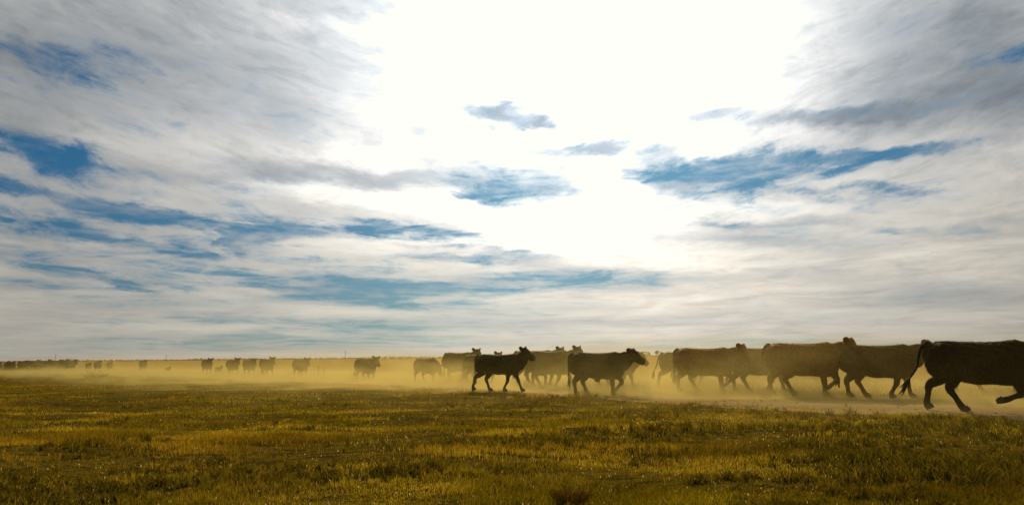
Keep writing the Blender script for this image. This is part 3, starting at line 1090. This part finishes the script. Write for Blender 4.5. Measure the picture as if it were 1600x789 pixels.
# turf: three bands of distance so far blades may be wider and fewer
for (n, d0, d1, wmul, bent) in ((480000, 5.0, 14.0, 0.95, True), (330000, 12.0, 45.0, 2.6, False), (90000, 38.0, 140.0, 7.0, False)):
    x, y = verge_points(n, d0, d1, 0.72)
    k = len(x)
    c, g, r, f = verge_colour(x, y, k)
    tall = np.clip((fbm(x * .8 + 9, y * 1.0, 51, 3) - .40) / .3, 0, 1)
    h = (0.018 + 0.050 * tall + 0.014 * np.clip((r - .5) / .1, 0, 1)) * rg.uniform(.5, 1.5, k)
    bare = fbm(x * .5 + 70, y * .9 + 3, 61, 3)
    worn = (1 - smooth01(-3.2, .2, x + (y - 8) * .12)) * (1 - smooth01(8.5, 13, y))        # trodden, half bare corner
    keep = rg.random(k) < np.clip((bare - .40 - .10 * worn) / .16, .08, 1) * (1 - .45 * worn) * np.clip(side(x, y) * .8 + .35, .2, 1)
    x, y, c, h = x[keep], y[keep], c[keep], h[keep]
    k = len(x)
    w = rg.uniform(.0028, .0065, k) * wmul
    blades_mesh("grass", x, y, h, w, h * rg.uniform(.1, 1.1, k), rg.uniform(0, 6.283, k), c, BLADE, bent)

# straggling tufts on the edge of the track
ex_ = rg.uniform(-30, 14, 900)
ey_ = edge_y(NEAR_EDGE, ex_) + rg.normal(.5, .9, 900)
per = 26
x = np.repeat(ex_, per) + rg.normal(0, .09, 900 * per); y = np.repeat(ey_, per) + rg.normal(0, .09, 900 * per)
k = len(x)
c, g, r, f = verge_colour(np.repeat(ex_, per), np.repeat(ey_, per), k)
h = np.repeat(rg.uniform(.02, .13, 900), per) * rg.uniform(.4, 1.1, k)
blades_mesh("edge_grass", x, y, h, rg.uniform(.006, .012, k) * np.clip(y / 20, .8, 3), h * rg.uniform(.1, .9, k), rg.uniform(0, 6.283, k), c, BLADE, False, 0.01)

# tufts: denser, taller bunches
nt = 900
tx, ty = verge_points(nt, 5.5, 30.0, 0.72)
per = 42
x = np.repeat(tx, per); y = np.repeat(ty, per)
rad = np.repeat(rg.uniform(.03, .10, len(tx)), per)
a = rg.uniform(0, 6.283, len(x)); q = np.sqrt(rg.random(len(x))) * rad
x = x + np.cos(a) * q; y = y + np.sin(a) * q
k = len(x)
c, g, r, f = verge_colour(np.repeat(tx, per), np.repeat(ty, per), k)
th = np.repeat(rg.uniform(.04, .10, len(tx)), per)
h = th * rg.uniform(.5, 1.15, k)
blades_mesh("grass_tufts", x, y, h, rg.uniform(.003, .006, k) * (1 + np.clip((y - 10) / 14, 0, 1.5)), h * rg.uniform(.2, .9, k), a, c * .9, BLADE, True)

# low broad-leaved weeds
nt = 9000
tx, ty = verge_points(nt, 5.2, 26.0, 0.72)
wk = fbm(tx * .55 + 60, ty * .9 + 20, 101, 4) + .13 * np.clip(tx / 4, -.5, 1)
sel = wk > .515
tx, ty = tx[sel], ty[sel]
per = 16
x = np.repeat(tx, per) + rg.normal(0, .035, len(tx) * per); y = np.repeat(ty, per) + rg.normal(0, .035, len(tx) * per)
k = len(x)
c = lerp3((0.070, 0.056, 0.005), (0.150, 0.100, 0.009), np.repeat(rg.random(len(tx)) ** 1.5, per)) * rg.uniform(.6, 1.5, k)[:, None]
h = np.repeat(rg.uniform(.03, .085, len(tx)) + .05 * np.clip(wk[sel] - .55, 0, .3) / .15, per) * rg.uniform(.4, 1.1, k)
blades_mesh("low_weeds", x, y, h, rg.uniform(.008, .018, k), h * rg.uniform(.3, 1.4, k), rg.uniform(0, 6.283, k), c, BLADE, True)

# dry seed stalks standing above the turf
x, y = verge_points(3000, 5.5, 30.0, 0.72)
k = len(x)
sel = fbm(x * .4 + 11, y * .6 + 33, 111, 3) > .47
x, y = x[sel], y[sel]; k = len(x)
h = rg.uniform(.05, .14, k)
blades_mesh("seed_stalks", x, y, h, rg.uniform(.002, .004, k) * np.clip(y / 9, 1, 3), h * rg.uniform(.1, .6, k), rg.uniform(0, 6.283, k),
            lerp3((.30, .19, .02), (.42, .30, .06), rg.random(k)), BLADE, True)

# clods on the track
rnd = random.Random(9)
bm = bmesh.new(); bmesh.ops.create_icosphere(bm, subdivisions=1, radius=1)
ico = np.array([v.co[:] for v in bm.verts]); icf = np.array([[v.index for v in f.verts] for f in bm.faces]); bm.free()
nc = 900
x = rg.uniform(-14, 18, nc); t = rg.random(nc)
y = edge_y(NEAR_EDGE, x) * (1 - t) + edge_y(FAR_EDGE, x) * t
rr = rg.uniform(.008, .030, nc)
sc = np.stack([rr * rg.uniform(1, 1.7, nc), rr * rg.uniform(.8, 1.4, nc), rr * .7], 1)
V = ico[None] * sc[:, None] * rg.uniform(.8, 1.2, (nc, len(ico), 1)) + np.stack([x, y, ground_z(x, y) + .012 + rr * .3], 1)[:, None]
F_ = (icf[None] + (np.arange(nc) * len(ico))[:, None, None]).reshape(-1, 3)
clods = mesh_obj("dirt_clods", V.reshape(-1, 3), F_.tolist(), dirt_road.data.materials[0])
clods["kind"] = "stuff"

# stubble over the field beyond the track
STUB = mat_blade("stubble straw", gloss=0.06, rough=0.25, trans=0.4)
n = 230000
inv = rg.uniform(1 / 160.0, 1 / 21.0, n)
yy = 1 / inv
xx = rg.uniform(-1, 1, n) * (yy * .72 + 4)
dfar = (yy - edge_y(FAR_EDGE, xx)) * 0.6
keep = dfar > rg.normal(0.1, .35, n)
x, y = xx[keep], yy[keep]
# drill rows
rowd = x * 0.80 + y * 0.60
x = x + (np.round(rowd / .35) * .35 - rowd) * .8 * .7
k = len(x)
f = fbm(x * .12, y * .2, 71)
c = lerp3((0.42, 0.27, 0.065), (0.30, 0.18, 0.04), np.clip((f - .4) / .2, 0, 1)) * rg.uniform(.6, 1.35, k)[:, None]
h = rg.uniform(.05, .22, k)
blades_mesh("stubble", x, y, h, rg.uniform(.006, .012, k) * (y / 22.0), h * rg.uniform(.0, .9, k), rg.uniform(0, 6.283, k), c, STUB, False, 0.02)

# pale dry leaves and chaff that catch the sun
LITTER = mat_blade("dry leaf litter", gloss=0.008, rough=0.3, trans=0.6)
n = 4200
x, y = verge_points(n, 5.2, 26.0, .72)
k = len(x)
ln = rg.uniform(.004, .022, k)
c = lerp3((0.50, 0.37, 0.12), (0.68, 0.55, 0.26), rg.random(k))
blades_mesh("dry_litter", x, y, rg.uniform(.003, .013, k), rg.uniform(.005, .011, k) * np.clip(y / 11, .7, 2.2), ln, rg.uniform(0, 6.283, k), c, LITTER, True, 0.03)

STALK = mat_blade("dry stalk", gloss=0.0, trans=0.35)
# longer pale stalks lying and arching in the weeds
x, y = verge_points(420, 5.4, 20.0, .72)
sel = rg.random(len(x)) < np.clip(.35 + x * .12, .12, 1)
x, y = x[sel], y[sel]; k = len(x)
ln = rg.uniform(.03, .12, k)
blades_mesh("dry_stalks", x, y, rg.uniform(.015, .06, k), rg.uniform(.003, .006, k), ln, rg.uniform(0, 6.283, k),
            lerp3((0.42, 0.30, 0.10), (0.60, 0.48, 0.22), rg.random(k)), STALK, True, 0.035)

# bright chaff on the stubble beyond the track
x = rg.uniform(-4, 26, 5200); y = edge_y(FAR_EDGE, x) + rg.uniform(.3, 14, 5200) ** 1.0
k = len(x)
blades_mesh("field_chaff", x, y, rg.uniform(.03, .10, k), rg.uniform(.012, .030, k), rg.uniform(.01, .08, k), rg.uniform(0, 6.283, k),
            lerp3((0.62, 0.48, 0.20), (0.80, 0.68, 0.38), rg.random(k)), LITTER, True, 0.07)
# ------------------------------------------------------------------ small things of the place
def empty_thing(name, loc, label, category, group=None, rz=0.0):
    e = bpy.data.objects.new(name, None)
    COL.objects.link(e)
    e.location = loc
    e.rotation_euler = (0, 0, rz)
    e["label"] = label; e["category"] = category
    if group: e["group"] = group
    return e


def bm_obj(name, bm, mat, parent=None):
    me = bpy.data.meshes.new(name)
    bm.to_mesh(me); bm.free()
    me.materials.append(mat)
    o = bpy.data.objects.new(name, me)
    COL.objects.link(o)
    if parent is not None: o.parent = parent
    return o


def bm_box(bm, c, s, rot=None):
    m = Matrix.Translation(c) @ (rot.to_4x4() if rot else Matrix.Identity(4)) @ Matrix.Diagonal((*s, 1))
    bmesh.ops.create_cube(bm, size=1.0, matrix=m)


def mat_plain(name, a, b, scale, rough=0.8):
    m, n = material(name)
    p = n.node('ShaderNodeTexCoord').outputs['Object']
    t = n.noise(p, scale, 4, 0.6)
    principled(n, n.mix(n.ramp(t, .35, .65), a, b), rough)
    return m


WOOD = mat_plain("weathered pole timber", (0.09, 0.065, 0.04), (0.14, 0.10, 0.06), 6)
STEEL = mat_plain("rusty steel post", (0.06, 0.035, 0.02), (0.10, 0.06, 0.03), 12, 0.6)
GLASS_I = mat_plain("insulator porcelain", (0.25, 0.22, 0.18), (0.3, 0.26, 0.2), 5, 0.4)
LEAF = mat_plain("tree leaves", (0.030, 0.034, 0.010), (0.055, 0.052, 0.014), 0.8, 0.9)
BARK = mat_plain("bark", (0.05, 0.036, 0.022), (0.08, 0.058, 0.035), 3, 0.9)
STEM = mat_plain("dry weed stems", (0.10, 0.065, 0.012), (0.16, 0.10, 0.02), 9, 0.9)

# utility poles far out on the plain
for (x, y, h, label) in ((-426.8, 800, 8.0, "tiny utility pole on the skyline above the dark far bunch of cattle"),
                         (-363.8, 900, 6.5, "tiny utility pole on the skyline between the faint lone cow and the five cows"),
                         (-148.5, 760, 8.0, "tiny utility pole on the skyline left of the lone dusty cow")):
    t = empty_thing("utility_pole", (x, y, -.25), label, "pole", "utility poles on the skyline")
    bm = bmesh.new(); tube(bm, [(0, 0, 0, .22, .22), (0, 0, h * .5, .18, .18), (0, 0, h, .13, .13)], 2, 8); bm_obj("shaft", bm, WOOD, t)
    bm = bmesh.new(); bm_box(bm, (0, -.16, h - .5), (2.4, .12, .14)); arm = bm_obj("crossarm", bm, WOOD, t)
    for dx_ in (-1.05, -.4, .4, 1.05):
        bm = bmesh.new(); tube(bm, [(dx_, -.16, h - .45, .05, .05), (dx_, -.16, h - .3, .07, .07), (dx_, -.16, h - .2, .03, .03)], 2, 8)
        bm_obj("insulator", bm, GLASS_I, arm)

# steel fence posts standing in the stubble
for (x, y, h, lean, label) in ((-13.76, 60.7, .90, 2, "thin fence post in the field just right of the rightmost of five cows"),
                               (-13.0, 59.2, .78, -3, "shorter thin fence post, the second one right of the five cows")):
    z0 = float(ground_z(x, y)) - .1
    t = empty_thing("fence_post", (x, y, z0), label, "fence post", "fence posts in the stubble")
    t.rotation_euler = (0, R(lean), 0)
    bm = bmesh.new()
    bm_box(bm, (0, 0, (h + .1) / 2), (.05, .012, h + .1)); bm_box(bm, (0, .026, (h + .1) / 2), (.012, .04, h + .1))
    bm_obj("post", bm, STEEL, t)
    bm = bmesh.new(); bm_box(bm, (0, -.012, h * .97), (.06, .012, .12)); bm_obj("cap_plate", bm, STEEL, t)


# trees and shrubs on the skyline
def far_tree(name, x, y, h, w, seed, label, category, group, trunk_share=.25):
    rnd = random.Random(seed)
    t = empty_thing(name, (x, y, -.25), label, category, group)
    bm = bmesh.new()
    tube(bm, [(0, 0, 0, .03 * h, .03 * h), (.02 * h, 0, h * .4, .02 * h, .02 * h), (0, 0, h * .8, .008 * h, .008 * h)], 2, 7)
    for k in range(4):
        a = rnd.uniform(0, 6.28); z = h * rnd.uniform(.25, .5)
        tube(bm, [(0, 0, z, .014 * h, .014 * h), (math.cos(a) * w * .15, math.sin(a) * w * .15, z + h * .12, .01 * h, .01 * h),
                  (math.cos(a) * w * .3, math.sin(a) * w * .3, z + h * .28, .004 * h, .004 * h)], 1, 5)
    bm_obj("trunk", bm, BARK, t)
    clumps = [(rnd.uniform(-.32, .32) * w, rnd.uniform(-.32, .32) * w, h * rnd.uniform(trunk_share + .12, .86), rnd.uniform(.14, .26)) for _ in range(11)]
    bm = bmesh.new()
    for i in range(420):
        cx_, cy_, cz_, cr = rnd.choice(clumps)
        d = Vector((rnd.gauss(0, 1), rnd.gauss(0, 1), rnd.gauss(0, 1))).normalized() * rnd.random() ** .4
        p = Vector((cx_ + d.x * cr * w, cy_ + d.y * cr * w, cz_ + d.z * cr * h * .62))
        s = rnd.uniform(.035, .075) * h
        u = Vector((rnd.gauss(0, 1), rnd.gauss(0, 1), rnd.gauss(0, 1))).normalized()
        v = u.cross(Vector((rnd.gauss(0, 1), rnd.gauss(0, 1), rnd.gauss(0, 1)))).normalized()
        bm.faces.new([bm.verts.new(p + u * s), bm.verts.new(p + v * s * .6), bm.verts.new(p - u * s), bm.verts.new(p - v * s * .6)])
    bm_obj("crown", bm, LEAF, t)


SKT = "trees on the skyline"
far_tree("tree", 93.8, 600, 4.6, 6.0, 1, "broad low tree on the skyline right of the dark middle animal's head", "tree", SKT)
far_tree("tree", 107.2, 640, 6.0, 3.6, 2, "narrow pointed tree on the skyline, left of the smallest tree", "tree", SKT)
far_tree("tree", 114.0, 660, 4.6, 2.4, 3, "smallest slim tree on the skyline beside the right-hand cattle", "tree", SKT)
far_tree("tree", 126, 680, 3.8, 6.0, 4, "low round tree on the skyline just above the rump of a dark cow", "tree", SKT)
for i, (x, y, h, w, lab) in enumerate(((-78.1, 520, 2.6, 5.0, "leftmost low shrub on the skyline right of the lone dusty cow"),
                                       (-79.1, 560, 3.0, 4.6, "second low shrub on the skyline right of the lone dusty cow"),
                                       (-70.6, 540, 2.8, 5.5, "third low shrub on the skyline right of the lone dusty cow"),
                                       (-70.6, 580, 3.2, 6.5, "rightmost low shrub on the skyline right of the lone dusty cow"))):
    far_tree("shrub", x, y, h, w, 30 + i, lab, "shrub", "shrubs on the skyline", .0)

# a distant belt of trees that reads as one dark line
rnd = random.Random(5)
bm = bmesh.new()
for i in range(5200):
    px_ = rnd.uniform(-2600, 2600)
    hh = 3.2 + .6 * math.sin(px_ * .013) + .5 * math.sin(px_ * .047 + 1)
    if px_ > 300: hh *= .6
    p = Vector((px_, 2600 + rnd.uniform(-30, 30) + 80 * math.sin(px_ * .002), rnd.uniform(0, max(hh, 1.5)) - .3))
    s = rnd.uniform(1.2, 2.8)
    u = Vector((rnd.gauss(0, 1), rnd.gauss(0, .4), rnd.gauss(0, .6))).normalized()
    v = u.cross(Vector((rnd.gauss(0, .3), 1, rnd.gauss(0, .3)))).normalized()
    bm.faces.new([bm.verts.new(p + u * s * 1.6), bm.verts.new(p + v * s * .7), bm.verts.new(p - u * s * 1.6), bm.verts.new(p - v * s * .7)])
belt = bm_obj("far_tree_belt", bm, LEAF)
belt["kind"] = "stuff"


# single plants in the verge
def stem_plant(name, x, y, n, h, spread, rad, seed, label, category, heads, mat, flare=.75):
    rnd = random.Random(seed)
    t = empty_thing(name, (x, y, float(ground_z(x, y)) - .02), label, category)
    bm = bmesh.new(); bh = bmesh.new()
    for i in range(n):
        a = rnd.uniform(0, 6.28); q = spread * math.sqrt(rnd.random())
        b0 = Vector((math.cos(a) * q * .45, math.sin(a) * q * .45, 0))
        hh = h * rnd.uniform(.55, 1.05)
        tip = b0 + Vector((math.cos(a) * q * flare + rnd.gauss(0, .01), math.sin(a) * q * flare + rnd.gauss(0, .01), hh))
        mid = b0.lerp(tip, .5) + Vector((rnd.gauss(0, .1), rnd.gauss(0, .1), 0)) * h * .3
        tube(bm, [(*b0, rad, rad), (*mid, rad * .8, rad * .8), (*tip, rad * .4, rad * .4)], 1, 3)
        if heads:
            for k in range(heads):
                p = mid.lerp(tip, rnd.uniform(.3, 1.0))
                s = h * rnd.uniform(.04, .09)
                u = Vector((rnd.gauss(0, 1), rnd.gauss(0, 1), rnd.uniform(.2, 1.2))).normalized()
                v = u.cross(Vector((rnd.gauss(0, 1), rnd.gauss(0, 1), rnd.gauss(0, 1)))).normalized()
                bh.faces.new([bh.verts.new(p), bh.verts.new(p + u * s * .5 + v * s * .25), bh.verts.new(p + u * s), bh.verts.new(p + u * s * .5 - v * s * .25)])
    bm_obj("stems", bm, mat, t)["kind"] = "stuff"
    o = bm_obj("seed_heads", bh, mat, t)
    o["kind"] = "stuff"
    return t


def mat_thin(name, col):
    m, n = material(name)
    p = n.node('ShaderNodeTexCoord').outputs['Object']
    c = n.mix(n.noise(p, 14, 3, .6), tuple(v * .6 for v in col), tuple(v * 1.3 for v in col))
    d = n.node('ShaderNodeBsdfDiffuse'); n.put(d.inputs[0], c)
    t = n.node('ShaderNodeBsdfTranslucent'); n.put(t.inputs[0], c)
    x = n.node('ShaderNodeMixShader'); x.inputs[0].default_value = .5
    n.l.new(d.outputs[0], x.inputs[1]); n.l.new(t.outputs[0], x.inputs[2])
    n.l.new(x.outputs[0], n.out.inputs['Surface'])
    return m


RUSTY = mat_thin("rusty grass stems", (0.34, 0.21, 0.024))
stem_plant("grass_clump", .44, 6.95, 170, .15, .17, .0014, 3, "dense rust-brown clump of upright grass at the bottom of the picture", "grass clump", 2, RUSTY, .6)
stem_plant("weed", -28.2, 58.0, 46, .70, .75, .006, 4, "tall dry weed sprawling on the far grass crest at the left", "weed", 3, STEM)
# ------------------------------------------------------------------ dust kicked up along the track
def box_mesh(name, lo, hi, mat):
    x0, y0, z0 = lo; x1, y1, z1 = hi
    v = [(x0, y0, z0), (x1, y0, z0), (x1, y1, z0), (x0, y1, z0), (x0, y0, z1), (x1, y0, z1), (x1, y1, z1), (x0, y1, z1)]
    f = [(3, 2, 1, 0), (4, 5, 6, 7), (0, 1, 5, 4), (1, 2, 6, 5), (2, 3, 7, 6), (3, 0, 4, 7)]
    return mesh_obj(name, v, f, mat)


def mat_dust():
    m, n = material("backlit road dust")
    p = n.node('ShaderNodeTexCoord').outputs['Object']
    x, y, z = n.sep(p)
    st = n.xyz(n.math('MULTIPLY', x, 0.55), y, n.math('MULTIPLY', z, 1.5))
    big = n.noise(st, 0.22, 2, 0.5)
    sml = n.noise(st, 0.7, 4, 0.62, dist=0.7)
    lay = n.math('MULTIPLY', n.ramp(x, -40.0, -14.0, 0.75, 1.0), n.ramp(x, 14.0, -2.0, 0.95, 1.0))
    top = n.math('MULTIPLY', lay, n.math('ADD', 0.30, n.math('MULTIPLY', n.ramp(big, 0.35, 0.68), 0.85)))   # height of the cloud
    v = n.math('EXPONENT', n.math('MULTIPLY', n.math('DIVIDE', n.math('MAXIMUM', z, 0.0), top), -1.0))
    y = n.math('ADD', y, n.ramp(x, -40.0, -100.0, 0.0, 6.0))          # the track bends a little
    y = n.math('SUBTRACT', y, n.ramp(x, 5.0, 12.0, 0.0, 2.9))
    across = n.math('MULTIPLY', n.math('ADD', n.math('MULTIPLY', n.ramp(y, -14.0, -2.0, 0.0, 0.46), n.ramp(x, 7.0, -9.0, 0.10, 1.0)), n.ramp(y, -2.5, 0.3, 0.0, 0.80)), n.ramp(y, 18.0, 4.0))
    along = n.math('MULTIPLY', n.ramp(x, -120.0, -85.0), n.ramp(x, 30.0, 22.0))
    ceil_ = n.ramp(z, 2.3, 0.9)
    d = n.math('MULTIPLY', v, n.math('MULTIPLY', across, along))
    d = n.math('MULTIPLY', d, ceil_)
    d = n.math('MULTIPLY', d, n.ramp(sml, 0.38, 0.65, 0.08, 2.1))
    low = n.math('EXPONENT', n.math('MULTIPLY', n.math('MAXIMUM', z, 0.0), -6.0))
    d = n.math('MULTIPLY', d, n.math('ADD', 1.0, n.math('MULTIPLY', low, 2.3)))
    d = n.math('MULTIPLY', d, n.math('MULTIPLY', n.ramp(x, -2.0, 8.0, 1.05, 2.1), n.ramp(x, -32.0, -6.0, 0.42, 1.0)))
    d = n.math('MULTIPLY', d, DUST_DENSITY)
    vol = n.node('ShaderNodeVolumePrincipled')
    n.put(vol.inputs['Color'], (0.44, 0.350, 0.118))
    n.put(vol.inputs['Density'], d)
    vol.inputs['Anisotropy'].default_value = 0.55
    n.l.new(vol.outputs[0], n.out.inputs['Volume'])
    return m


DUST_DENSITY = 0.12
# the cloud's own axes: x along the track towards the viewer's right, y across it away from the viewer
dust = box_mesh("dust_cloud", (-120, -14, -0.6), (30, 18.5, 2.4), mat_dust())
dust.location = (0.6, 29.5, 0.0)
dust.rotation_euler = (0, 0, math.atan2(-0.82, 0.57))
dust["kind"] = "stuff"

# thin even haze over the whole plain
def mat_haze():
    m, n = material("thin dusty air")
    vol = n.node('ShaderNodeVolumePrincipled')
    n.put(vol.inputs['Color'], (0.90, 0.80, 0.60))
    vol.inputs['Density'].default_value = 0.00004
    vol.inputs['Anisotropy'].default_value = 0.1
    n.l.new(vol.outputs[0], n.out.inputs['Volume'])
    return m


haze = box_mesh("haze", (-8200, -320, -1.3), (8200, 9200, 14.0), mat_haze())
haze["kind"] = "stuff"
cy.volume_step_rate = 0.15
cy.volume_max_steps = 128
